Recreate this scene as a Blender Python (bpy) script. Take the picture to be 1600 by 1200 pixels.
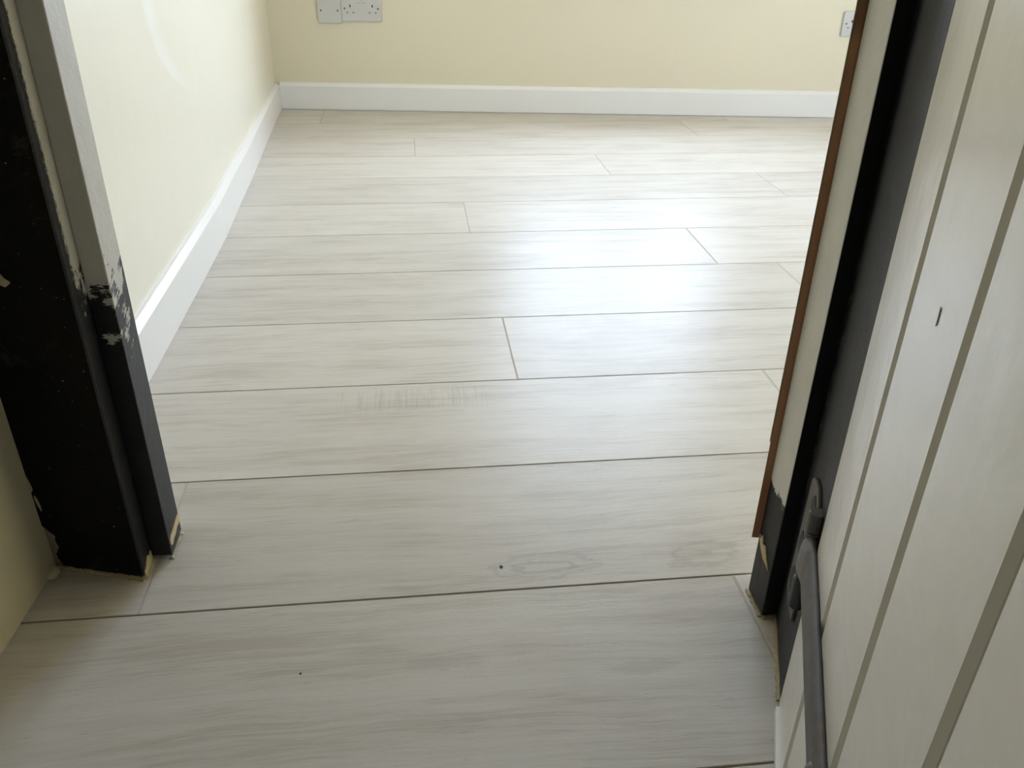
import bpy, bmesh, math, random
from mathutils import Matrix, Vector
random.seed(7)
SC = bpy.context.scene
for o in list(bpy.data.objects):
    bpy.data.objects.remove(o)
COL = SC.collection

# ------------------------------------------------------------------ camera
CAM_H = 0.6659
cam_d = bpy.data.cameras.new('camera')
cam = bpy.data.objects.new('camera', cam_d)
COL.objects.link(cam)
cr = Vector((0.99326224, -0.11459609, 0.01725833))
cu = Vector((0.04096244, 0.48647693, 0.87273265))
cf = Vector((0.10840753, 0.86614544, -0.48789331))
m = Matrix((cr, cu, -cf)).transposed().to_4x4()
m.translation = (0, 0, CAM_H)
cam.matrix_world = m
cam_d.sensor_width = 36.0
cam_d.lens = 1311.25 * 36.0 / 1600.0
cam_d.clip_start = 0.02
SC.camera = cam

# ------------------------------------------------------------------ light and exposure
SC.view_settings.view_transform = 'Standard'
SC.view_settings.look = 'None'
SC.view_settings.gamma = 1.0
SC.view_settings.use_curve_mapping = False
SC.view_settings.exposure = 1.62

world = bpy.data.worlds.new('daylight')
SC.world = world
world.use_nodes = True
wn = world.node_tree
wn.nodes.clear()
w_out = wn.nodes.new('ShaderNodeOutputWorld')
w_bg = wn.nodes.new('ShaderNodeBackground')
w_tc = wn.nodes.new('ShaderNodeTexCoord')
w_sep = wn.nodes.new('ShaderNodeSeparateXYZ')
w_ramp = wn.nodes.new('ShaderNodeValToRGB')
w_ramp.color_ramp.elements[0].position = 0.47
w_ramp.color_ramp.elements[0].color = (0.50, 0.46, 0.38, 1)      # ground outside
w_ramp.color_ramp.elements[1].position = 0.53
w_ramp.color_ramp.elements[1].color = (0.625, 0.772, 1.0, 1)     # bright overcast sky
w_map = wn.nodes.new('ShaderNodeMath')
w_map.operation = 'MULTIPLY_ADD'
w_map.inputs[1].default_value = 0.5
w_map.inputs[2].default_value = 0.5
wn.links.new(w_tc.outputs['Generated'], w_sep.inputs[0])
wn.links.new(w_sep.outputs['Z'], w_map.inputs[0])
wn.links.new(w_map.outputs[0], w_ramp.inputs[0])
wn.links.new(w_ramp.outputs[0], w_bg.inputs['Color'])
w_bg.inputs['Strength'].default_value = 6.3
wn.links.new(w_bg.outputs[0], w_out.inputs[0])

# the back wall is not quite square to the planks: a frame along it
BA = Vector((-0.4843, 3.4025, 0))
BB = Vector((1.6341, 3.1755, 0))
BX = (BB - BA).normalized()
BN = Vector((-BX.y, BX.x, 0))          # pointing out of the room
def bw(s, d, z):                       # along the wall, behind the skirting face, height
    return BA + BX * s + BN * d + Vector((0, 0, z))
WIN = (0.84, 1.82, 0.52, 2.02)         # window opening on the back wall: s0, s1, z0, z1
def area_light(name, loc, direction, sx, sy, power, color=(1, 1, 1), portal=False):
    l = bpy.data.lights.new(name, 'AREA')
    l.shape = 'RECTANGLE'
    l.size, l.size_y, l.energy, l.color = sx, sy, power, color
    if portal:
        l.cycles.is_portal = True
    o = bpy.data.objects.new(name, l)
    COL.objects.link(o)
    o.location = loc
    o.rotation_euler = Vector(direction).to_track_quat('-Z', 'Y').to_euler()
    return o
area_light('window_daylight', bw((WIN[0]+WIN[1])/2, 0.30, (WIN[2]+WIN[3])/2), -BN, WIN[1]-WIN[0], WIN[3]-WIN[2], 1, portal=True)
FILL_WIN = (1.66, 2.22, 0.45, 1.65)        # unseen window added in the front wall to brighten the far wall: x0, x1, z0, z1
area_light('fill_window_daylight', ((FILL_WIN[0]+FILL_WIN[1])/2, 0.60, (FILL_WIN[2]+FILL_WIN[3])/2), (0, 1, 0), FILL_WIN[1]-FILL_WIN[0], FILL_WIN[3]-FILL_WIN[2], 1, portal=True)
area_light('hall_fill_light', (0.05, -1.75, 2.15), (0, 0, -1), 0.3, 0.3, 0.25, (1.0, 0.93, 0.82))  # added fill light, brightens the hall from behind the viewer

# ------------------------------------------------------------------ node helper
class NT:
    def __init__(s, name):
        s.mat = bpy.data.materials.new(name)
        s.mat.use_nodes = True
        s.t = s.mat.node_tree
        s.t.nodes.clear()
        s.out = s.n('OutputMaterial')
        s.b = s.n('BsdfPrincipled')
        s.l(s.b.outputs[0], s.out.inputs[0])
    def n(s, kind, **kw):
        nd = s.t.nodes.new('ShaderNode' + kind)
        for k, v in kw.items():
            setattr(nd, k, v)
        return nd
    def l(s, a, b):
        s.t.links.new(a, b)
    def put(s, sock, v):
        if hasattr(v, 'links') or isinstance(v, bpy.types.NodeSocket):
            s.l(v, sock)
        else:
            sock.default_value = v
    def math(s, op, a, b=None, c=None, clamp=False):
        nd = s.n('Math', operation=op, use_clamp=clamp)
        s.put(nd.inputs[0], a)
        if b is not None: s.put(nd.inputs[1], b)
        if c is not None: s.put(nd.inputs[2], c)
        return nd.outputs[0]
    def vmath(s, op, a, b=None):
        nd = s.n('VectorMath', operation=op)
        s.put(nd.inputs[0], a)
        if b is not None: s.put(nd.inputs[1], b)
        return nd.outputs[0]
    def noise(s, vec, scale, detail=4, rough=0.55, dist=0.0):
        nd = s.n('TexNoise')
        s.put(nd.inputs['Vector'], vec)
        nd.inputs['Scale'].default_value = scale
        nd.inputs['Detail'].default_value = detail
        nd.inputs['Roughness'].default_value = rough
        nd.inputs['Distortion'].default_value = dist
        return nd.outputs['Fac']
    def mix(s, f, a, b):
        nd = s.n('Mix', data_type='RGBA')
        s.put(nd.inputs['Factor'], f)
        s.put(nd.inputs[6], a if not isinstance(a, tuple) else (*a[:3], 1))
        s.put(nd.inputs[7], b if not isinstance(b, tuple) else (*b[:3], 1))
        return nd.outputs[2]
    def step(s, v, lo, hi):                     # smooth 0..1 between lo and hi
        nd = s.n('MapRange', interpolation_type='SMOOTHSTEP')
        s.put(nd.inputs['Value'], v)
        nd.inputs['From Min'].default_value = lo
        nd.inputs['From Max'].default_value = hi
        return nd.outputs['Result']
    def pos(s):
        return s.n('NewGeometry').outputs['Position']
    def xyz(s, v):
        nd = s.n('SeparateXYZ')
        s.l(v, nd.inputs[0])
        return nd.outputs
    def bump(s, h, strength, dist):
        nd = s.n('Bump')
        nd.inputs['Strength'].default_value = strength
        nd.inputs['Distance'].default_value = dist
        s.l(h, nd.inputs['Height'])
        s.l(nd.outputs[0], s.b.inputs['Normal'])
    def fin(s, color=None, rough=0.5, spec=0.5):
        if color is not None:
            s.put(s.b.inputs['Base Color'], color if not isinstance(color, tuple) else (*color[:3], 1))
        s.put(s.b.inputs['Roughness'], rough)
        s.b.inputs['Specular IOR Level'].default_value = spec
        return s.mat

def plain(name, color, rough=0.5, var=0.08, scale=30, spec=0.5, bump=0.0):
    t = NT(name)
    n = t.noise(t.pos(), scale, 5)
    dark = tuple(c * (1 - var) for c in color)
    lite = tuple(min(1, c * (1 + var)) for c in color)
    if bump:
        t.bump(n, 0.5, bump)
    return t.fin(t.mix(n, dark, lite), rough, spec)

CREAM = (0.80, 0.735, 0.565)
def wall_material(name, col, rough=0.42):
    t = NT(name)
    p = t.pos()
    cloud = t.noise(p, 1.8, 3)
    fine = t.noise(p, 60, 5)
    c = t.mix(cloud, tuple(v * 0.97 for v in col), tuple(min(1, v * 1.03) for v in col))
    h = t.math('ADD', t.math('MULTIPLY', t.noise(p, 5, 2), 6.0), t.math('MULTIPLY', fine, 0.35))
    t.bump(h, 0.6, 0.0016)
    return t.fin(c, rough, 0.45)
M = {}
M['cream'] = wall_material('cream_wall_paint', CREAM)
M['hall_cream_shaded'] = wall_material('hall_cream_shaded_paint', (0.70, 0.63, 0.43), 0.55)  # same cream darkened, the hall's shade put into the colour
M['ceiling'] = plain('ceiling_white', (0.8, 0.79, 0.75), 0.8, 0.02)
M['skirt'] = plain('skirting_white_gloss', (0.88, 0.87, 0.85), 0.26, 0.015, 12, bump=0.0004)
M['plastic'] = plain('white_plastic', (0.62, 0.61, 0.59), 0.3, 0.02)
M['dark'] = plain('dark_slot', (0.01, 0.01, 0.01), 0.6, 0.1)
M['slot'] = plain('shutter_slot', (0.22, 0.21, 0.19), 0.6, 0.1)
M['screw'] = plain('screw_metal', (0.14, 0.13, 0.11), 0.45, 0.2, 400)
M['grout'] = plain('grout_brown', (0.30, 0.215, 0.125), 0.9, 0.25, 60)
M['grout_pale'] = plain('grout_pale', (0.50, 0.455, 0.375), 0.9, 0.15, 60)
M['lump'] = plain('bare_plaster', (0.44, 0.375, 0.25), 0.85, 0.2, 120, bump=0.002)
M['splint'] = plain('bare_splintered_wood', (0.62, 0.50, 0.29), 0.8, 0.25, 160, bump=0.002)
M['glass_white'] = plain('window_white', (0.8, 0.8, 0.78), 0.3, 0.02)

# ---- wood-look planks
def plank_material():
    t = NT('pale_plank')
    oi = t.n('ObjectInfo').outputs['Random']
    oc = t.n('TexCoord').outputs['Object']
    cmb = t.n('CombineXYZ')
    t.l(t.math('MULTIPLY', oi, 53.0), cmb.inputs[0])
    t.l(t.math('MULTIPLY', oi, 91.0), cmb.inputs[1])
    t.l(t.math('MULTIPLY', oi, 17.0), cmb.inputs[2])
    v0 = t.vmath('ADD', oc, cmb.outputs[0])
    P = t.pos()
    px, py, pz = t.xyz(P)
    # gentle waviness of the grain
    warp = t.noise(t.vmath('MULTIPLY', v0, (2.2, 5.0, 1.0)), 1.0, 3)
    wv = t.n('CombineXYZ')
    t.l(t.math('MULTIPLY', t.math('SUBTRACT', warp, 0.5), 0.05), wv.inputs[1])
    v = t.vmath('ADD', v0, wv.outputs[0])
    broad = t.noise(t.vmath('MULTIPLY', v, (2.6, 40, 1)), 1.0, 4, 0.6)
    streak = t.noise(t.vmath('MULTIPLY', v, (8.0, 150, 1)), 1.0, 5, 0.65)
    fibre = t.noise(t.vmath('MULTIPLY', v, (24, 420, 1)), 1.0, 4, 0.6)
    cloud = t.noise(t.vmath('MULTIPLY', v, (5.0, 16, 1)), 1.0, 3, 0.5)
    s = t.math('MULTIPLY', broad, 0.28)
    s = t.math('MULTIPLY_ADD', streak, 0.28, s)
    s = t.math('MULTIPLY_ADD', fibre, 0.20, s)
    s = t.math('MULTIPLY_ADD', cloud, 0.24, s)
    f = t.step(s, 0.38, 0.61)
    ramp = t.n('ValToRGB')
    e = ramp.color_ramp.elements
    e[0].position, e[0].color = 0.0, (0.525, 0.478, 0.420, 1)
    e[1].position, e[1].color = 1.0, (0.662, 0.624, 0.566, 1)
    m_ = e.new(0.42); m_.color = (0.610, 0.570, 0.510, 1)
    t.l(f, ramp.inputs[0])
    col = ramp.outputs[0]
    # sparse dark pores
    pores = t.noise(t.vmath('MULTIPLY', v, (30, 260, 1)), 1.0, 2, 0.5)
    col = t.mix(t.math('MULTIPLY', t.step(pores, 0.68, 0.78), 0.28), col, (0.30, 0.27, 0.23))
    # plank to plank tone
    hsv = t.n('HueSaturation')
    t.put(hsv.inputs['Value'], t.math('MULTIPLY_ADD', oi, 0.09, 0.955))
    t.l(col, hsv.inputs['Color'])
    col = hsv.outputs[0]
    # knots with wandering rings, each at its own place in the printed grain
    wander = t.math('MULTIPLY', t.math('SUBTRACT', t.noise(t.vmath('MULTIPLY', P, (26, 75, 1)), 1.0, 4, 0.6), 0.5), 1.1)
    def knot(kx, ky, rx, ry, rings, amount, c):
        dx = t.math('DIVIDE', t.math('SUBTRACT', px, kx), rx)
        dy = t.math('DIVIDE', t.math('SUBTRACT', py, ky), ry)
        d = t.math('SQRT', t.math('ADD', t.math('MULTIPLY', dx, dx), t.math('MULTIPLY', dy, dy)))
        d = t.math('ADD', d, wander)
        ring = t.math('COSINE', t.math('MULTIPLY', d, rings))
        ring = t.step(ring, 0.0, 1.1)
        fade = t.math('SUBTRACT', 1.0, t.step(d, 0.55, 1.15))
        return t.mix(t.math('MULTIPLY', t.math('MULTIPLY_ADD', ring, 0.75, 0.25), t.math('MULTIPLY', fade, amount)), col, c)
    col = knot(0.135, 0.745, 0.075, 0.026, 16.0, 0.48, (0.33, 0.31, 0.285))
    col = knot(0.330, 0.748, 0.070, 0.034, 11.0, 0.42, (0.36, 0.33, 0.29))
    col = knot(0.010, 0.611, 0.055, 0.012, 1.6, 0.26, (0.27, 0.25, 0.24))
    col = knot(0.215, 0.585, 0.045, 0.010, 1.0, 0.22, (0.30, 0.27, 0.24))
    col = knot(0.085, 0.7474, 0.0026, 0.0040, 1.0, 1.3, (0.03, 0.028, 0.025))
    col = knot(-0.131, 0.610, 0.0016, 0.0018, 1.0, 1.2, (0.05, 0.045, 0.04))
    # saw marks printed across one board
    saw = t.noise(t.vmath('MULTIPLY', P, (230, 9, 1)), 1.0, 3, 0.6)
    dx = t.math('DIVIDE', t.math('ABSOLUTE', t.math('SUBTRACT', px, -0.015)), 0.16)
    dy = t.math('DIVIDE', t.math('ABSOLUTE', t.math('SUBTRACT', py, 1.148)), 0.042)
    msk = t.math('SUBTRACT', 1.0, t.step(t.math('MAXIMUM', dx, dy), 0.45, 1.0))
    col = t.mix(t.math('MULTIPLY', t.math('MULTIPLY', t.step(saw, 0.42, 0.66), msk), 0.24), col, (0.30, 0.28, 0.24))
    h = t.math('ADD', t.math('MULTIPLY', fibre, 0.55), t.math('MULTIPLY', streak, 0.5))
    grit = t.noise(t.vmath('MULTIPLY', v, (260, 420, 1)), 1.0, 2, 0.5)
    h = t.math('MULTIPLY_ADD', grit, 0.35, h)
    t.bump(h, 0.5, 0.0005)
    r = t.math('MULTIPLY_ADD', streak, 0.12, 0.27)
    return t.fin(col, r, 0.12)
M['plank'] = plank_material()

# ---- black paint, worn
def black_material(name, base=(0.012, 0.012, 0.013), rough=0.42, dust=0.0):
    t = NT(name)
    p = t.pos()
    n = t.noise(p, 22, 5, 0.65)
    brush = t.noise(t.vmath('MULTIPLY', p, (160, 160, 9)), 1.0, 4)
    c = t.mix(n, base, tuple(v * 2.2 for v in base))
    scuff = t.math('MULTIPLY', t.step(t.noise(p, 9, 6, 0.75, 0.6), 0.60, 0.72), 0.10 + dust)
    c = t.mix(scuff, c, (0.16, 0.155, 0.14))
    flecks = t.step(t.noise(p, 330, 1), 0.78, 0.82)
    c = t.mix(t.math('MULTIPLY', flecks, 0.5), c, (0.45, 0.42, 0.36))
    t.bump(t.math('ADD', t.math('MULTIPLY', brush, 0.5), t.math('MULTIPLY', t.noise(p, 45, 4), 0.8)), 0.6, 0.0015)
    return t.fin(c, rough, 0.5)
M['black'] = black_material('black_gloss_paint')
M['black_old'] = black_material('black_worn_paint', (0.022, 0.022, 0.024), 0.38, 0.22)

# ---- grey-white paint with black painted over the lower part and a ragged edge
def two_tone(name, upper, z_edge, soft, corner=None, drip=40, brush=(150, 150, 55)):
    """corner = (axis index, value, sign, width): black also laps round a vertical corner"""
    t = NT(name)
    p = t.pos()
    x, y, z = t.xyz(p)
    tilt = t.n('CombineXYZ')
    t.l(x, tilt.inputs[0]); t.l(y, tilt.inputs[1]); t.l(t.math('MULTIPLY_ADD', y, -0.35, z), tilt.inputs[2])
    rag = t.noise(t.vmath('MULTIPLY', tilt.outputs[0], brush), 1.0, 6, 0.8)
    rag2 = t.noise(p, drip, 4, 0.6)
    off = t.math('ADD', t.math('MULTIPLY', t.math('SUBTRACT', rag, 0.5), soft), t.math('MULTIPLY', t.math('SUBTRACT', rag2, 0.5), soft * 1.4))
    is_black = t.math('SUBTRACT', 1.0, t.step(t.math('ADD', z, off), z_edge - 0.002, z_edge + 0.002))
    if corner:
        ax, val, sg, wd = corner
        d = t.math('MULTIPLY', t.math('SUBTRACT', (x, y, z)[ax], val), sg)
        rag3 = t.noise(t.vmath('MULTIPLY', p, (330, 330, 190)), 1.0, 6, 0.9)
        d = t.math('ADD', d, t.math('MULTIPLY', t.math('SUBTRACT', rag3, 0.5), wd * 2.6))
        lap = t.math('SUBTRACT', 1.0, t.step(d, wd - 0.0006, wd + 0.0006))
        is_black = t.math('MAXIMUM', is_black, lap)
    grime = t.noise(p, 28, 5, 0.65)
    up = t.mix(grime, tuple(v * 0.88 for v in upper), tuple(min(1, v * 1.08) for v in upper))
    marks = t.step(t.noise(t.vmath('MULTIPLY', p, (60, 60, 420)), 1.0, 3, 0.6), 0.70, 0.78)
    up = t.mix(t.math('MULTIPLY', marks, 0.35), up, (0.72, 0.70, 0.64))
    bl = t.mix(grime, (0.006, 0.006, 0.007), (0.022, 0.022, 0.025))
    c = t.mix(is_black, up, bl)
    # bare, caulked foot where the paint stops short of the floor
    foot = t.math('SUBTRACT', 1.0, t.step(t.math('ADD', z, t.math('MULTIPLY', t.math('SUBTRACT', rag2, 0.5), 0.012)), 0.0035, 0.0055))
    c = t.mix(foot, c, (0.42, 0.35, 0.22))
    h = t.math('ADD', t.math('MULTIPLY', rag2, 0.6), t.math('MULTIPLY', is_black, 0.25))
    h = t.math('MULTIPLY_ADD', t.noise(p, 130, 5, 0.7), 0.45, h)
    t.bump(h, 0.7, 0.0022)
    return t.fin(c, t.math('MULTIPLY_ADD', is_black, -0.06, 0.52), 0.35)
GREY = (0.56, 0.54, 0.47)
M['l_reveal'] = two_tone('left_reveal_paint', GREY, 0.345, 0.16, (1, 0.7656, 1, 0.013))
M['l_stop'] = two_tone('left_stop_paint', (0.60, 0.58, 0.52), 0.330, 0.22, None, 30, (45, 45, 240))
M['r_stop'] = two_tone('right_stop_paint', (0.86, 0.83, 0.76), 0.150, 0.03)
def front_black():
    t = NT('left_front_paint')
    p = t.pos()
    x, y, z = t.xyz(p)
    n = t.noise(p, 24, 5, 0.65)
    c = t.mix(n, (0.002, 0.002, 0.0022), (0.007, 0.007, 0.007))
    scuff = t.math('MULTIPLY', t.step(t.noise(p, 16, 7, 0.8, 0.9), 0.56, 0.70), 0.30)
    c = t.mix(scuff, c, (0.09, 0.088, 0.08))
    flecks = t.step(t.noise(p, 300, 1), 0.76, 0.80)
    c = t.mix(t.math('MULTIPLY', flecks, 0.6), c, (0.45, 0.42, 0.36))
    rag = t.noise(p, 130, 4, 0.7)
    foot = t.math('SUBTRACT', 1.0, t.step(t.math('ADD', z, t.math('MULTIPLY', t.math('SUBTRACT', rag, 0.5), 0.008)), 0.004, 0.006))
    c = t.mix(foot, c, (0.42, 0.35, 0.22))
    t.bump(t.math('ADD', t.noise(p, 40, 4), t.math('MULTIPLY', rag, 0.3)), 0.6, 0.002)
    return t.fin(c, 0.45, 0.12)
M['l_front'] = front_black()
def right_jamb():
    t = NT('right_jamb_paint')
    p = t.pos()
    x, y, z = t.xyz(p)
    n = t.noise(p, 26, 5, 0.65)
    streak = t.noise(t.vmath('MULTIPLY', p, (120, 120, 8)), 1.0, 5, 0.7)
    c = t.mix(n, (0.010, 0.010, 0.012), (0.034, 0.034, 0.037))
    c = t.mix(t.math('MULTIPLY', t.step(streak, 0.52, 0.64), 0.8), c, (0.006, 0.006, 0.007))
    # flaking cream along the inner corner
    d = t.math('SUBTRACT', 0.640, y)
    band = t.math('MULTIPLY', t.step(d, 0.0, 0.004), t.math('SUBTRACT', 1.0, t.step(d, 0.008, 0.016)))
    band = t.math('MULTIPLY', band, t.math('MULTIPLY', t.step(z, 0.15, 0.20), t.math('SUBTRACT', 1.0, t.step(z, 0.34, 0.46))))
    fl = t.step(t.noise(t.vmath('MULTIPLY', p, (200, 200, 70)), 1.0, 5, 0.75), 0.54, 0.60)
    c = t.mix(t.math('MULTIPLY', band, t.math('MULTIPLY', fl, 0.75)), c, (0.42, 0.40, 0.32))
    flecks = t.step(t.noise(p, 260, 1), 0.79, 0.82)
    c = t.mix(t.math('MULTIPLY', flecks, 0.6), c, (0.5, 0.47, 0.4))
    foot = t.math('SUBTRACT', 1.0, t.step(t.math('ADD', z, t.math('MULTIPLY', t.math('SUBTRACT', n, 0.5), 0.01)), 0.003, 0.005))
    c = t.mix(foot, c, (0.42, 0.36, 0.24))
    t.bump(t.math('ADD', t.math('MULTIPLY', streak, 0.7), n), 0.8, 0.0025)
    return t.fin(c, 0.48, 0.25)
M['r_jamb'] = right_jamb()
def wood(name, a, b):
    t = NT(name)
    p = t.pos()
    g = t.noise(t.vmath('MULTIPLY', p, (90, 90, 5)), 1.0, 5, 0.6)
    c = t.mix(g, a, b)
    k = t.step(t.noise(t.vmath('MULTIPLY', p, (20, 20, 9)), 1.0, 2), 0.62, 0.75)
    c = t.mix(t.math('MULTIPLY', k, 0.6), c, (0.05, 0.025, 0.012))
    t.bump(g, 0.5, 0.001)
    return t.fin(c, 0.5, 0.4)
M['brown'] = wood('bare_brown_wood', (0.36, 0.175, 0.085), (0.55, 0.29, 0.155))
def door_paint():
    t = NT('door_white_gloss')
    p = t.pos()
    n = t.noise(t.vmath('MULTIPLY', p, (20, 20, 5)), 1.0, 5, 0.6)
    grain = t.noise(t.vmath('MULTIPLY', p, (170, 170, 7)), 1.0, 5, 0.6)
    c = t.mix(n, (0.80, 0.75, 0.645), (0.86, 0.815, 0.725))
    dirt = t.step(t.noise(p, 34, 6, 0.8), 0.68, 0.76)
    c = t.mix(t.math('MULTIPLY', dirt, 0.10), c, (0.3, 0.26, 0.2))
    t.bump(t.math('ADD', t.math('MULTIPLY', grain, 0.14), t.math('MULTIPLY', t.noise(p, 14, 3), 1.8)), 0.5, 0.0014)
    return t.fin(c, 0.20, 0.9)
M['door'] = door_paint()
M['groove'] = plain('door_groove_grime', (0.20, 0.155, 0.11), 0.7, 0.2, 60)
def iron():
    t = NT('rusty_iron')
    p = t.pos()
    n = t.noise(p, 60, 6, 0.7)
    c = t.mix(n, (0.060, 0.057, 0.055), (0.16, 0.15, 0.14))
    ru = t.step(t.noise(p, 24, 5, 0.7), 0.52, 0.68)
    c = t.mix(t.math('MULTIPLY', ru, 0.5), c, (0.13, 0.065, 0.045))
    t.bump(n, 0.7, 0.0012)
    return t.fin(c, 0.55, 0.5)
M['iron'] = iron()

# ------------------------------------------------------------------ mesh helpers
def link(name, me, mat, parent=None):
    o = bpy.data.objects.new(name, me)
    COL.objects.link(o)
    if mat is not None and not me.materials:
        for k in (mat if isinstance(mat, (list, tuple)) else [mat]):
            me.materials.append(k)
    if parent is not None:
        o.parent = parent
        o.matrix_parent_inverse = parent.matrix_world.inverted()
    return o
def tag(o, label=None, cat=None, group=None, kind=None):
    if label: o['label'] = label
    if cat: o['category'] = cat
    if group: o['group'] = group
    if kind: o['kind'] = kind
    return o
def empty(name, loc, rz=0.0):
    o = bpy.data.objects.new(name, None)
    o.empty_display_size = 0.05
    o.location = loc
    o.rotation_euler = (0, 0, rz)
    COL.objects.link(o)
    o.matrix_world = Matrix.Translation(loc) @ Matrix.Rotation(rz, 4, 'Z')
    return o
def finish(bm, bevel=0.0, seg=2, smooth=False):
    bmesh.ops.recalc_face_normals(bm, faces=bm.faces)
    if bevel:
        bmesh.ops.bevel(bm, geom=[e for e in bm.edges if e.calc_face_angle(0) > 0.6], offset=bevel, segments=seg, affect='EDGES', profile=0.5, clamp_overlap=True)
    me = bpy.data.meshes.new('mesh')
    bm.to_mesh(me)
    bm.free()
    if smooth:
        for f in me.polygons: f.use_smooth = True
    return me
def add_box(bm, a, b):
    x0, y0, z0 = a; x1, y1, z1 = b
    vs = [bm.verts.new(c) for c in ((x0,y0,z0),(x1,y0,z0),(x1,y1,z0),(x0,y1,z0),(x0,y0,z1),(x1,y0,z1),(x1,y1,z1),(x0,y1,z1))]
    for f in ((0,3,2,1),(4,5,6,7),(0,1,5,4),(1,2,6,5),(2,3,7,6),(3,0,4,7)):
        bm.faces.new([vs[i] for i in f])
    return vs
def add_prism(bm, poly, z0, z1, nz=1):
    rings = []
    for k in range(nz + 1):
        z = z0 + (z1 - z0) * k / nz
        rings.append([bm.verts.new((p[0], p[1], z)) for p in poly])
    n = len(poly)
    for k in range(nz):
        for i in range(n):
            bm.faces.new((rings[k][i], rings[k][(i+1) % n], rings[k+1][(i+1) % n], rings[k+1][i]))
    bm.faces.new(rings[0][::-1]); bm.faces.new(rings[-1])
    return rings
def prism(name, poly, z0, z1, mat, parent=None, bevel=0.0, nz=1):
    bm = bmesh.new()
    add_prism(bm, poly, z0, z1, nz)
    return link(name, finish(bm, bevel), mat, parent)
def box(name, a, b, mat, parent=None, bevel=0.0):
    bm = bmesh.new()
    add_box(bm, a, b)
    return link(name, finish(bm, bevel), mat, parent)
def plate_prism(name, O, U, V, N, poly, thick, mat, parent=None, bevel=0.0, seg=2):
    """polygon in the plane (O; U, V), extruded along N"""
    bm = bmesh.new()
    a = [bm.verts.new(O + U*p[0] + V*p[1]) for p in poly]
    b = [bm.verts.new(O + U*p[0] + V*p[1] + N*thick) for p in poly]
    n = len(poly)
    for i in range(n):
        bm.faces.new((a[i], a[(i+1) % n], b[(i+1) % n], b[i]))
    bm.faces.new(a[::-1]); bm.faces.new(b)
    return link(name, finish(bm, bevel, seg), mat, parent)
def sweep_profile(name, path, prof, mat, side, parent=None):
    """profile (offset from the path towards 'side', z) swept along a plan path"""
    bm = bmesh.new()
    rings = []
    for i, p in enumerate(path):
        a = Vector(path[max(0, i-1)]); b = Vector(path[min(len(path)-1, i+1)])
        d = (b - a).normalized()
        nrm = Vector((-d.y, d.x)) * side
        rings.append([bm.verts.new((p[0] + nrm.x*o, p[1] + nrm.y*o, z)) for o, z in prof])
    n = len(prof)
    for k in range(len(rings)-1):
        for i in range(n):
            bm.faces.new((rings[k][i], rings[k][(i+1) % n], rings[k+1][(i+1) % n], rings[k+1][i]))
    bm.faces.new(rings[0][::-1]); bm.faces.new(rings[-1])
    return link(name, finish(bm), mat, parent)

# ------------------------------------------------------------------ floor of planks
R0, PW = 0.4649, 0.2440
GAP = 0.0024
def left_x(y):
    """face of the left skirting: the old wall bows away towards the far corner"""
    pts = [(-9, -0.4323), (1.69, -0.4323), (1.93, -0.4336), (2.18, -0.4425), (2.42, -0.449), (2.645, -0.4577), (2.92, -0.4677), (3.16, -0.4775), (3.41, -0.4850), (9, -0.4850)]
    for (a, xa), (b, xb) in zip(pts, pts[1:]):
        if a <= y <= b:
            return xa + (xb - xa) * (y - a) / (b - a)
H = 2.25
floor = prism('floor', [(-0.64, -2.75), (1.60, -2.75), (1.60, 0.655), (2.40, 0.655), (2.40, 3.62), (-0.64, 3.62)], -0.06, -0.0016, M['grout'])
tag(floor, 'floor of pale greige wood-look planks with narrow brown joints', 'floor', kind='structure')
plank_cache = {}
def plank(x0, x1, y0, y1):
    L, W_ = round(x1 - x0 - GAP, 4), round(y1 - y0 - GAP, 4)
    key = (L, W_)
    if key not in plank_cache:
        bm = bmesh.new()
        add_box(bm, (-L/2, -W_/2, -0.008), (L/2, W_/2, 0.0))
        bmesh.ops.recalc_face_normals(bm, faces=bm.faces)
        top = [e for e in bm.edges if all(v.co.z > -0.001 for v in e.verts)]
        bmesh.ops.bevel(bm, geom=top, offset=0.0005, segments=1, affect='EDGES')
        me = bpy.data.meshes.new('plank'); bm.to_mesh(me); bm.free()
        me.materials.append(M['plank'])
        plank_cache[key] = me
    o = link('plank', plank_cache[key], None, floor)
    o.location = ((x0 + x1)/2, (y0 + y1)/2, 0)
# one known end joint per course (counted from the course crossing the camera's feet)
JOINT = {0: 0.352, 1: -0.3132, 2: 0.577, 3: 0.1592, 4: -0.72, 5: 0.665, 6: 0.1327, 7: 1.031, 8: 0.585, 9: 0.013, 10: 1.007, 11: -0.322,
         -1: -0.20, -2: 0.42, -3: 0.05, -4: -0.30, -5: 0.30, -6: 0.02, -7: 0.45, 12: 0.6}
PL = 1.52
for k in range(-13, 13):
    y0, y1 = R0 + k*PW, R0 + (k+1)*PW
    lo, hi = (-0.60, 2.38) if k >= 1 else (-0.60, 1.55)
    j = JOINT.get(k, 0.1 + 0.37*(k % 3))
    xs = [j]
    while xs[0] > lo: xs.insert(0, xs[0] - PL)
    while xs[-1] < hi: xs.append(xs[-1] + PL)
    for x_ in xs:
        if lo < x_ < hi:
            box('end_joint', (x_ - GAP/2, y0 + GAP/2, -0.004), (x_ + GAP/2, y1 - GAP/2, -0.0002), M['grout_pale'], floor)
    for a, b in zip(xs, xs[1:]):
        a, b = max(a, lo), min(b, hi)
        if b - a > 0.02:
            plank(a, b, y0, y1)

# ------------------------------------------------------------------ walls and ceiling
PT = 0.017           # skirting thickness in front of the plaster
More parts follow.
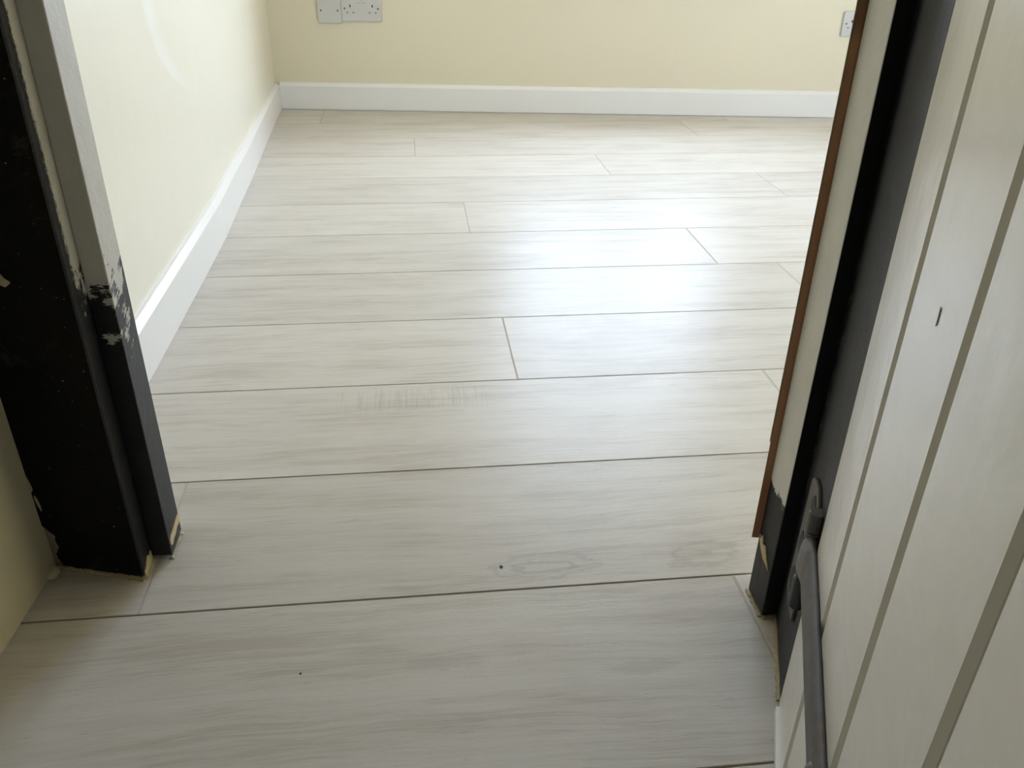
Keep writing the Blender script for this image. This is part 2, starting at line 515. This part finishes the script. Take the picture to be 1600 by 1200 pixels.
# left wall of the room (bowed), built as a swept slab
ys = [0.80, 1.2, 1.69, 1.93, 2.18, 2.42, 2.645, 2.92, 3.16, 3.44]
def left_wall_lit_paint():
    t = NT('cream_left_wall_lit')
    p = t.pos()
    x, y, z = t.xyz(p)
    cloud = t.noise(p, 1.8, 3)
    LC = (0.85, 0.81, 0.68)  # room cream made paler, sheen and overexposure put into the colour
    c = t.mix(cloud, tuple(v * 0.97 for v in LC), tuple(min(1, v * 1.03) for v in LC))
    # thin pale run of raking light painted into the wall colour
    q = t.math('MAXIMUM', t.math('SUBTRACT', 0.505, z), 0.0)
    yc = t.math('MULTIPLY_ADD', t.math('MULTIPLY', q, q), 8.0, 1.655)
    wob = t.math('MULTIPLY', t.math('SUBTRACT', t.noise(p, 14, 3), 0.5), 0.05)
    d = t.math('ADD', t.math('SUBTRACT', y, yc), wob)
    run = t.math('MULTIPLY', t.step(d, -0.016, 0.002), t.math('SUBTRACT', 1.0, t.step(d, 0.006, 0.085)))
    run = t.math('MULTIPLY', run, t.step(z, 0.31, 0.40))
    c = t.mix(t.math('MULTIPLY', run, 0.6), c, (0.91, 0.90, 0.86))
    h = t.math('ADD', t.math('MULTIPLY', t.noise(p, 5, 2), 6.0), t.math('MULTIPLY', t.noise(p, 60, 5), 0.35))
    t.bump(h, 0.6, 0.0018)
    return t.fin(c, 0.36, 0.5)
M['cream_left_lit'] = left_wall_lit_paint()
poly = [(left_x(y) - PT, y) for y in ys] + [(-0.62, 3.44), (-0.62, 0.80)]
wl = prism('wall_left', poly, 0, H, M['cream_left_lit'])
tag(wl, 'smooth cream painted wall on the left of the bright room', 'wall', kind='structure')
# back wall with its window opening
bm = bmesh.new()
def wall_piece(s0, s1, z0, z1):
    add_prism(bm, [bw(s0, PT, 0)[:2], bw(s1, PT, 0)[:2], bw(s1, PT+0.22, 0)[:2], bw(s0, PT+0.22, 0)[:2]], z0, z1)
S_END = 2.78
wall_piece(-0.02, S_END, 0, WIN[2]); wall_piece(-0.02, S_END, WIN[3], H)
wall_piece(-0.02, WIN[0], WIN[2], WIN[3]); wall_piece(WIN[1], S_END, WIN[2], WIN[3])
wb = link('wall_back', finish(bm), M['cream'])
tag(wb, 'cream painted far wall carrying the white electrical sockets', 'wall', kind='structure')
wr = box('wall_right', (2.28, 0.66, 0), (2.40, 3.35, H), M['cream'])
tag(wr, 'cream wall on the far right of the room, behind the door frame', 'wall', kind='structure')
# partition with the doorway
wf = prism('wall_front', [(-0.62, 0.86), (-0.62, 0.805), (-0.33, 0.805), (-0.305, 0.846), (-0.305, 0.86)], 0, H, M['cream'])
tag(wf, 'short stub of partition wall left of the doorway', 'wall', kind='structure')
bm = bmesh.new()
for x0_, x1_, z0_, z1_ in ((0.372, 2.40, 0, FILL_WIN[2]), (0.372, 2.40, FILL_WIN[3], H), (0.372, FILL_WIN[0], FILL_WIN[2], FILL_WIN[3]), (FILL_WIN[1], 2.40, FILL_WIN[2], FILL_WIN[3])):
    add_box(bm, (x0_, 0.655, z0_), (x1_, 0.70, z1_))
wf2 = link('wall_front_right', finish(bm), M['cream'])
tag(wf2, 'partition wall right of the doorway, behind the open door', 'wall', kind='structure')
wf3 = box('wall_front_top', (-0.62, 0.70, 1.98), (0.60, 0.84, H), M['cream'])
tag(wf3, 'wall above the doorway', 'wall', kind='structure')
# hall
hl0 = Vector((-0.4263, 0.7974)); hl1 = Vector((-0.4354, 0.6634)); hd = (hl1 - hl0).normalized()
hl2 = hl0 + hd * 3.5
wh = prism('wall_hall_left', [tuple(hl0), tuple(hl2), (-0.72, hl2.y), (-0.72, 0.80)], 0, H, M['hall_cream_shaded'])
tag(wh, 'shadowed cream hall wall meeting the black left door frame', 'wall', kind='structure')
wh2 = box('wall_hall_right', (1.50, -2.70, 0), (1.6, 0.655, H), M['hall_cream_shaded'])
tag(wh2, 'hall wall behind the open white door', 'wall', kind='structure')
wh3 = box('wall_hall_back', (-0.70, -2.78, 0), (1.6, -2.68, H), M['hall_cream_shaded'])
tag(wh3, 'hall wall behind the viewer', 'wall', kind='structure')
ce = prism('ceiling', [(-0.72, -2.78), (1.60, -2.78), (1.60, 0.655), (2.42, 0.655), (2.42, 3.70), (-0.72, 3.70)], H, H + 0.08, M['ceiling'])
tag(ce, 'plain white ceiling', 'ceiling', kind='structure')

# ------------------------------------------------------------------ skirting boards
SH = 0.097
prof = [(0, 0.0005), (0, SH-0.013), (0.0006, SH-0.0115), (0.0100, SH-0.0014), (0.0115, SH-0.0006), (PT, SH), (PT, 0.0005)]
path = [(left_x(y), y) for y in [0.865, 1.2, 1.69, 1.93, 2.18, 2.42, 2.645, 2.92, 3.16, 3.405]]
sk = sweep_profile('baseboard_left', path, prof, M['skirt'], 1)
tag(sk, 'glossy white skirting board along the left wall', 'skirting', kind='structure')
p0, p1 = bw(0.0, 0, 0), bw(2.74, 0, 0)
sk2 = sweep_profile('baseboard_back', [p0[:2], p1[:2]], [(o, z + 0.001) for o, z in prof], M['skirt'], 1)
tag(sk2, 'white skirting board along the far wall under the sockets', 'skirting', kind='structure')

# ------------------------------------------------------------------ window in the far wall (above the picture)
win = empty('window_1', bw((WIN[0]+WIN[1])/2, 0.12, WIN[2]), math.atan2(BX.y, BX.x))
tag(win, 'white framed window in the far wall above the picture', 'window', kind='structure')
def win_bar(name, s0, s1, z0, z1, d0=0.09, d1=0.15, mat='glass_white'):
    return prism(name, [bw(s0, d0, 0)[:2], bw(s1, d0, 0)[:2], bw(s1, d1, 0)[:2], bw(s0, d1, 0)[:2]], z0, z1, M[mat], win, 0.004)
win_bar('frame', WIN[0], WIN[0]+0.05, WIN[2], WIN[3]); win_bar('frame', WIN[1]-0.05, WIN[1], WIN[2], WIN[3])
win_bar('frame', WIN[0]+0.05, WIN[1]-0.05, WIN[2], WIN[2]+0.05); win_bar('frame', WIN[0]+0.05, WIN[1]-0.05, WIN[3]-0.05, WIN[3])
sm = (WIN[0]+WIN[1])/2
win_bar('mullion', sm-0.025, sm+0.025, WIN[2]+0.05, WIN[3]-0.05)
win_bar('sill', WIN[0]-0.05, WIN[1]+0.05, WIN[2]-0.025, WIN[2]-0.001, PT-0.05, 0.088)
tg = NT('window_glass')
tr = tg.n('BsdfTransparent'); gl = tg.n('BsdfGlossy'); gl.inputs['Roughness'].default_value = 0.02
mx = tg.n('MixShader'); mx.inputs[0].default_value = 0.06
tg.l(tr.outputs[0], mx.inputs[1]); tg.l(gl.outputs[0], mx.inputs[2]); tg.l(mx.outputs[0], tg.out.inputs[0])
M['glass'] = tg.mat
for s0, s1 in ((WIN[0]+0.05, sm-0.025), (sm+0.025, WIN[1]-0.05)):
    win_bar('pane', s0, s1, WIN[2]+0.05, WIN[3]-0.05, 0.118, 0.122, 'glass')
fill_win = empty('fill_window', ((FILL_WIN[0]+FILL_WIN[1])/2, 0.68, FILL_WIN[2]))
tag(fill_win, 'added white framed window in the front wall, unseen, to brighten the far wall', 'window', kind='structure')
for nm, x0_, x1_, z0_, z1_ in (('frame', FILL_WIN[0], FILL_WIN[0]+0.04, FILL_WIN[2], FILL_WIN[3]), ('frame', FILL_WIN[1]-0.04, FILL_WIN[1], FILL_WIN[2], FILL_WIN[3]),
        ('frame', FILL_WIN[0]+0.04, FILL_WIN[1]-0.04, FILL_WIN[2], FILL_WIN[2]+0.04), ('frame', FILL_WIN[0]+0.04, FILL_WIN[1]-0.04, FILL_WIN[3]-0.04, FILL_WIN[3])):
    box(nm, (x0_, 0.662, z0_), (x1_, 0.695, z1_), M['glass_white'], fill_win, 0.004)
box('pane', (FILL_WIN[0]+0.04, 0.677, FILL_WIN[2]+0.04), (FILL_WIN[1]-0.04, 0.680, FILL_WIN[3]-0.04), M['glass'], fill_win)

# ------------------------------------------------------------------ left door frame
FT = 1.98
lf = empty('trim_1', (-0.33, 0.80, 0))
tag(lf, 'left door frame painted black with grey-white rebate and ragged paint edges', 'door frame', kind='structure')
A = Vector((-0.4263, 0.7974, 0)); B = Vector((-0.3192, 0.7656, 0))
U = (B - A).normalized(); V = Vector((0, 0, 1)); N = Vector((-U.y, U.x, 0))      # N goes into the wall
wdt = (B - A).length
rag = [(-0.008, 0.40), (-0.0078, 0.2063), (-0.0040, 0.186), (-0.0070, 0.172), (-0.0055, 0.1586), (-0.0080, 0.150), (-0.0068, 0.1419), (-0.0040, 0.128), (-0.0075, 0.113), (-0.0050, 0.100),
       (-0.0088, 0.086), (-0.0060, 0.076), (-0.002, 0.0648), (0.004, 0.058), (0.007, 0.055), (0.0135, 0.0492), (0.0118, 0.040), (0.0135, 0.032), (0.0075, 0.022), (0.0085, 0.0153), (0.012, 0.007), (0.017, 0.0)]
rag = [(-0.008, FT)] + [(a + random.uniform(-0.0007, 0.0007), b) for a, b in rag]
# fill the outline with small extra teeth
fine = []
for (a, za), (b, zb) in zip(rag, rag[1:]):
    n = 1 if za > 0.3 else max(1, int((za - zb) / 0.003))
    for i in range(n):
        f = i / n
        fine.append((a + (b - a)*f + (random.uniform(-0.0009, 0.0009) if i else 0), za + (zb - za)*f))
fine.append(rag[-1])
outline = fine + [(wdt - 0.0005, 0.0), (wdt - 0.0005, FT)]
plate_prism('front_board', A - N*0.0025, U, V, N, outline, 0.0045, M['l_front'], lf)
# plaster left showing behind the chipped edge
chip = [(0.0373, 0.3663), (0.0400, 0.3690), (0.0440, 0.3650), (0.0470, 0.3610), (0.0520, 0.3580), (0.0500, 0.3555), (0.0455, 0.3525), (0.0400, 0.3545), (0.0360, 0.3500), (0.0335, 0.3575)]
o = plate_prism('paint_chip', A - N*0.0035, U, V, N, chip, 0.001, M['lump'], lf); tag(o, 'cream chip where the black paint has flaked')
for pts in ([(-0.010, 0.136), (-0.006, 0.139), (-0.0025, 0.131), (0.000, 0.121), (0.001, 0.112), (-0.001, 0.108), (-0.004, 0.116), (-0.007, 0.124)],
            [(0.0005, 0.104), (0.003, 0.100), (0.0045, 0.090), (0.004, 0.083), (0.0015, 0.090), (0.000, 0.098)]):
    o = plate_prism('paint_chip', A - N*0.0036, U, V, N, [(a + 0.003, b) for a, b in pts], 0.001, M['lump'], lf)
# jamb block behind the board: its side is the reveal
jp = [(-0.3192, 0.7658), (-0.3188, 0.8010), (-0.3188, 0.86), (-0.40, 0.86), (-0.40, 0.795), (-0.330, 0.7735)]
prism('jamb', jp, 0, FT, M['l_reveal'], lf, 0.0012, 1)
# stop, set back and proud of the jamb, its foot cut short
prism('stop', [(-0.3189, 0.7985), (-0.2963, 0.7975), (-0.2962, 0.8455), (-0.3189, 0.8465)], 0.006, FT, M['l_stop'], lf, 0.0012, 1)
# splintered foot of the stop and caulk under it
plate_prism('splinter', Vector((-0.2968, 0, 0)), Vector((0, 1, 0)), V, Vector((1, 0, 0)),
            [(0.7990, 0.0215), (0.8010, 0.0180), (0.8060, 0.0165), (0.8130, 0.0195), (0.8200, 0.0190), (0.8290, 0.0225), (0.8380, 0.0215), (0.8450, 0.0260), (0.8452, 0.0300), (0.8400, 0.0325), (0.8270, 0.0310), (0.8150, 0.0290), (0.8050, 0.0290), (0.8000, 0.0270)], 0.0018, M['splint'], lf)
plate_prism('splinter', Vector((-0.3196, 0, 0)), Vector((0, 1, 0)), V, Vector((1, 0, 0)),
            [(0.7668, 0.0), (0.7668, 0.010), (0.7740, 0.012), (0.7830, 0.020), (0.7880, 0.015), (0.7960, 0.017), (0.7975, 0.0)], 0.0016, M['splint'], lf)
def caulk(name, pts, parent, r=0.006, mat='lump'):
    bm = bmesh.new()
    rings = []
    for i, p in enumerate(pts):
        a = Vector(pts[max(0, i-1)]); b = Vector(pts[min(len(pts)-1, i+1)])
        d = (b - a).normalized(); nn = Vector((-d.y, d.x))
        rr = r * random.uniform(0.55, 1.2)
        ring = []
        for k in range(5):
            an = math.pi * k / 4
            ring.append(bm.verts.new((p[0] + nn.x*math.cos(an)*rr, p[1] + nn.y*math.cos(an)*rr, math.sin(an)*rr*0.7 + 0.0002)))
        rings.append(ring)
    for a, b in zip(rings, rings[1:]):
        for k in range(4):
            bm.faces.new((a[k], a[k+1], b[k+1], b[k]))
        bm.faces.new((a[0], b[0], b[4], a[4]))
    bm.faces.new(rings[0]); bm.faces.new(rings[-1][::-1])
    return link(name, finish(bm, 0, 1, True), M[mat], parent)
def along(a, b, n):
    a, b = Vector(a), Vector(b)
    return [tuple(a + (b - a)*i/n) for i in range(n + 1)]
caulk('caulk', along((-0.4263, 0.7965), (-0.3200, 0.7645), 26), lf, 0.0034)
caulk('caulk', along((-0.3192, 0.7656), (-0.3180, 0.7985), 9), lf, 0.0035)
caulk('caulk', along((-0.2978, 0.7975), (-0.2975, 0.8450), 20), lf, 0.0030)
# a lump of plaster left in the hall corner
bm = bmesh.new()
bmesh.ops.create_icosphere(bm, subdivisions=3, radius=1.0)
for v in bm.verts:
    v.co *= 1 + random.uniform(-0.16, 0.16)
    v.co = Vector((v.co.x*0.009 - 0.4265, v.co.y*0.011 + 0.7850, max(0, v.co.z)*0.006 + 0.0002))
lump = link('plaster_lump', finish(bm, 0, 1, True), M['hall_cream_shaded'], wh)

# ------------------------------------------------------------------ right door frame
rf = empty('trim_2', (0.38, 0.62, 0))
tag(rf, 'right door frame with worn black jamb, cream-topped stop and hinge side', 'door frame', kind='structure')
C = Vector((0.3765, 0.640, 0)); D = Vector((0.3362, 0.5300, 0))
prism('jamb', [tuple(C[:2]), tuple(D[:2]), (0.375, 0.522), (0.47, 0.600), (0.47, 0.654), (0.3768, 0.654)], 0, FT, M['r_jamb'], rf, 0.001)
prism('stop', [(0.3590, 0.6394), (0.3773, 0.6400), (0.3773, 0.6545), (0.3712, 0.6545), (0.3712, 0.682), (0.3604, 0.682)], 0.003, FT, M['r_stop'], rf, 0.001)
# very dark face of the rebate
plate_prism('rebate_face', Vector((0.3594, 0.6394, 0.004)), Vector((1, 0.033, 0)), V, Vector((0, -1, 0)), [(0, 0), (0.0165, 0), (0.0165, FT-0.004), (0, FT-0.004)], 0.0007, M['black'], rf)
# unpainted batten on the room side, cut short above the floor
bat = prism('batten', [(0.3530, 0.684), (0.3605, 0.6825), (0.3715, 0.6825), (0.3715, 0.702), (0.3645, 0.702)], 0.0755, FT, M['brown'], rf, 0.0008)
tag(bat, 'bare brown wooden batten cut short above the floor')
plate_prism('pale_edge', Vector((0.3530, 0.6842, 0)), Vector((0.54, 1, 0)).normalized(), V, Vector((-1, 0, 0)), [(0.0, 0.20), (0.016, 0.20), (0.016, FT), (0.0, FT)], 0.0010, M['lump'], rf)  # thin pale strip along the batten's left edge
plate_prism('splinter', Vector((0.3596, 0, 0)), Vector((0, 1, 0)), V, Vector((-1, 0, 0)),
            [(0.6770, 0.086), (0.6730, 0.083), (0.6700, 0.090), (0.6660, 0.081), (0.6600, 0.082), (0.6530, 0.072), (0.6440, 0.062), (0.6520, 0.065), (0.6600, 0.066), (0.6660, 0.070), (0.6740, 0.079)], 0.0016, M['splint'], rf)
caulk('caulk', along((0.3606, 0.684), (0.3592, 0.6400), 18), rf, 0.0034)
caulk('caulk', along((0.3595, 0.6385), (0.3765, 0.6385), 8), rf, 0.0036)
caulk('caulk', along((0.3750, 0.6370), (0.3350, 0.5290), 44), rf, 0.0030)

# ------------------------------------------------------------------ open plank door
TH = math.radians(22.0)
DD = Vector((-math.sin(TH), -math.cos(TH), 0))       # along the door, towards the viewer
DN = Vector((-math.cos(TH), math.sin(TH), 0))        # out of its visible face
D0 = Vector((0.3309, 0.5219, 0))
door = empty('door_1', D0, 0)
tag(door, 'open white vertically boarded door with rusty iron strap hinge', 'door', kind='structure')
DW = 0.70
edges = [0.0, 0.0935, 0.2215, 0.3440, 0.470, 0.596, DW]
DZ0, DZ1 = 0.010, 1.93
for i, (a, b) in enumerate(zip(edges, edges[1:])):
    g = 0.0044
    a2, b2 = a + (g if i else 0), b - (g if i < len(edges)-2 else 0)
    bm = bmesh.new()
    pts = [(a2, -0.021), (a2, -0.004 if i else -0.002), (a2 + (0.0026 if i else 0.0015), 0.0), (b2 - 0.0026, 0.0), (b2, -0.004), (b2, -0.021)]
    poly = [(D0 + DD*s + DN*d)[:2] for s, d in pts]
    add_prism(bm, poly, DZ0, DZ1)
    link('board', finish(bm), M['door'], door)
bm = bmesh.new()
add_prism(bm, [(D0 + DD*s + DN*d)[:2] for s, d in ((0.004, -0.034), (0.004, -0.0105), (DW-0.004, -0.0105), (DW-0.004, -0.034))], DZ0 + 0.004, DZ1 - 0.004)
o = link('backing', finish(bm), M['groove'], door)
# white draught strip along the foot
bm = bmesh.new()
add_prism(bm, [(D0 + DD*s + DN*d)[:2] for s, d in ((0.008, -0.012), (0.008, 0.0035), (DW, 0.0035), (DW, -0.012))], 0.0008, DZ0 + 0.001)
o = link('draught_strip', finish(bm, 0.0008), M['skirt'], door)
tag(o, 'white draught strip along the foot of the door')
# dark scratch on the second board
plate_prism('scratch', D0 + DN*0.0002, DD, V, DN, [(0.1635, 0.4815), (0.1655, 0.4830), (0.1652, 0.4920), (0.1632, 0.4925)], 0.0002, M['groove'], door)
# strap hinge: tapering strap along the door, knuckles on the jamb
def strap_pt(s, z, d):
    return D0 + DD*s + DN*d + Vector((0, 0, z))
hg = empty('strap_hinge', strap_pt(0, 0.17, 0))
hg.parent = door
hg.matrix_parent_inverse = door.matrix_world.inverted()
tag(hg, 'rusty dark iron strap hinge')
bm = bmesh.new()
N_S = 14
rings = []
for i in range(N_S + 1):
    f = i / N_S
    s = -0.018 + f*0.253
    zc = 0.1745 - 0.006*f
    hh = 0.0235 - 0.0045*f
    w = random.uniform(-0.0004, 0.0004)
    dd0 = 0.0008
    th_ = 0.0068 if f > 0.05 else 0.010
    rings.append([bm.verts.new(strap_pt(s, zc + hh*a_ + w, dd0 + th_*b_)) for a_, b_ in ((-1, 0), (-0.97, 0.45), (-0.78, 0.85), (-0.4, 1.05), (0.4, 1.05), (0.78, 0.85), (0.97, 0.45), (1, 0))])
for a, b in zip(rings, rings[1:]):
    for k in range(8):
        bm.faces.new((a[k], a[(k+1) % 8], b[(k+1) % 8], b[k]))
bm.faces.new(rings[0][::-1]); bm.faces.new(rings[-1])
link('strap', finish(bm, 0, 1, True), M['iron'], hg)
def dome(name, c, axis, r, h, mat, parent):
    bm = bmesh.new()
    bmesh.ops.create_uvsphere(bm, u_segments=14, v_segments=8, radius=1)
    q = Vector(axis).to_track_quat('Z', 'Y').to_matrix()
    for v in bm.verts:
        v.co = q @ Vector((v.co.x*r, v.co.y*r, max(0, v.co.z)*h)) + Vector(c)
    bmesh.ops.remove_doubles(bm, verts=bm.verts, dist=1e-6)
    return link(name, finish(bm, 0, 1, True), mat, parent)
dome('rivet', strap_pt(0.205, 0.170, 0.006), DN, 0.0085, 0.006, M['iron'], hg)
dome('rivet', strap_pt(0.085, 0.173, 0.006), DN, 0.005, 0.002, M['iron'], hg)
JD = (D - C).normalized(); JN = Vector((JD.y, -JD.x, 0))
if JN.x > 0: JN = -JN
def jam(s, d, z): return C + JD*s + JN*d + Vector((0, 0, z))
# plate screwed to the jamb with three dark holes, then the barrel
plate_prism('hinge_plate', jam(0.034, 0.0002, 0), JD, V, JN, [(0.004, 0.080), (0.026, 0.076), (0.060, 0.082), (0.064, 0.216), (0.044, 0.226), (0.020, 0.222), (0.006, 0.212)], 0.0030, M['iron'], hg, 0.0008)
for s, z, r in ((0.078, 0.200, 0.0135), (0.060, 0.150, 0.0105), (0.060, 0.104, 0.0125)):
    bm = bmesh.new()
    n = 14
    for lay in (0.0028, 0.0040):
        pass
    pts = [(s + math.cos(2*math.pi*i/n)*r*random.uniform(0.9, 1.1), z + math.sin(2*math.pi*i/n)*r*1.25*random.uniform(0.9, 1.1)) for i in range(n)]
    bm.free()
    plate_prism('bolt_recess', jam(0, 0.0026, 0), JD, V, JN, pts, 0.0012, M['dark'], hg)
def tube(name, c0, c1, r, mat, parent, n=14):
    bm = bmesh.new()
    d = (c1 - c0); q = d.to_track_quat('Z', 'Y').to_matrix()
    bmesh.ops.create_cone(bm, cap_ends=True, segments=n, radius1=r, radius2=r, depth=d.length)
    for v in bm.verts: v.co = q @ v.co + (c0 + c1)/2
    return link(name, finish(bm, 0.001, 2), mat, parent)
kb = jam(0.104, 0.004, 0)
tube('knuckle', kb + V*0.2005, kb + V*0.220, 0.0075, M['iron'], hg)
tube('knuckle', kb + V*0.148, kb + V*0.199, 0.0068, M['iron'], hg)
tube('knuckle', kb + V*0.112, kb + V*0.1465, 0.0075, M['black_old'], hg)

# ------------------------------------------------------------------ electrical plates on the far wall
RZ = math.atan2(BX.y, BX.x)
def rounded(w, h, r, n=4):
    out = []
    for cx, cy, a0 in ((w/2-r, h/2-r, 0), (-w/2+r, h/2-r, 90), (-w/2+r, -h/2+r, 180), (w/2-r, -h/2+r, 270)):
        for i in range(n + 1):
            a = math.radians(a0 + 90*i/n)
            out.append((cx + r*math.cos(a), cy + r*math.sin(a)))
    return out
def rect(cx, cz, w, h): return [(cx-w/2, cz-h/2), (cx+w/2, cz-h/2), (cx+w/2, cz+h/2), (cx-w/2, cz+h/2)]
def fixture(name, label, s_c, z_c, w, h, kind):
    root = empty(name, bw(s_c, PT, z_c), 0)
    tag(root, label, 'socket' if kind else 'wall plate', 'double plug sockets on the far wall' if kind else None)
    O = bw(s_c, PT, z_c)
    N_ = -BN
    def pl(nm, poly, d0, th_, mat, bevel=0.0):
        return plate_prism(nm, O + N_*d0, BX, V, N_, poly, th_, M[mat], root, bevel)
    pl('back_box', rounded(w-0.006, h-0.006, 0.004), -0.001, 0.004, 'plastic')
    pl('plate', rounded(w, h, 0.005), 0.003, 0.008, 'plastic', 0.0015)
    for sx in (-1, 1):
        pl('screw', [(sx*(w/2-0.0125 if kind else w/2-0.0125) + 0.0035*math.cos(a*math.pi/5), 0.0035*math.sin(a*math.pi/5)) for a in range(10)], 0.0102, 0.0012, 'screw')
    if kind:
        for sx in (-1, 1):
            cx = sx*0.0405
            pl('earth_slot', rect(cx, 0.0085, 0.0045, 0.0085), 0.0104, 0.0009, 'dark')
            for k in (-1, 1):
                pl('pin_slot', rect(cx + k*0.011, -0.0135, 0.0065, 0.0042), 0.0104, 0.0009, 'slot')
            r_ = pl('rocker_switch', rounded(0.012, 0.020, 0.002), 0.0105, 0.003, 'plastic', 0.0008)
            for v in r_.data.vertices: v.co += BX*(sx*0.0095) + V*0.029
            pl('switch_gap', rect(sx*0.0095, 0.0185, 0.012, 0.0012), 0.0104, 0.0009, 'slot')
    return root
fixture('blank_plate', 'white single blank plate beside the double socket, nearest the corner', 0.2105, 0.3505, 0.086, 0.086, 0)
fixture('double_socket', 'white double plug socket next to the single blank plate', 0.3275, 0.3585, 0.146, 0.086, 1)
fixture('double_socket', 'white plug socket partly hidden behind the right door frame', 2.170, 0.3365, 0.146, 0.086, 1)

# ------------------------------------------------------------------ unseen ceiling lamp, added as a source for the hall fill
lamp = empty('fill_ceiling_lamp', (0.05, -1.75, H))
tag(lamp, 'small white ceiling lamp added for hall fill light, unseen behind the viewer', 'lamp')
tube('fill_lamp_base', Vector((0.05, -1.75, H-0.03)), Vector((0.05, -1.75, H)), 0.09, M['plastic'], lamp, 28)
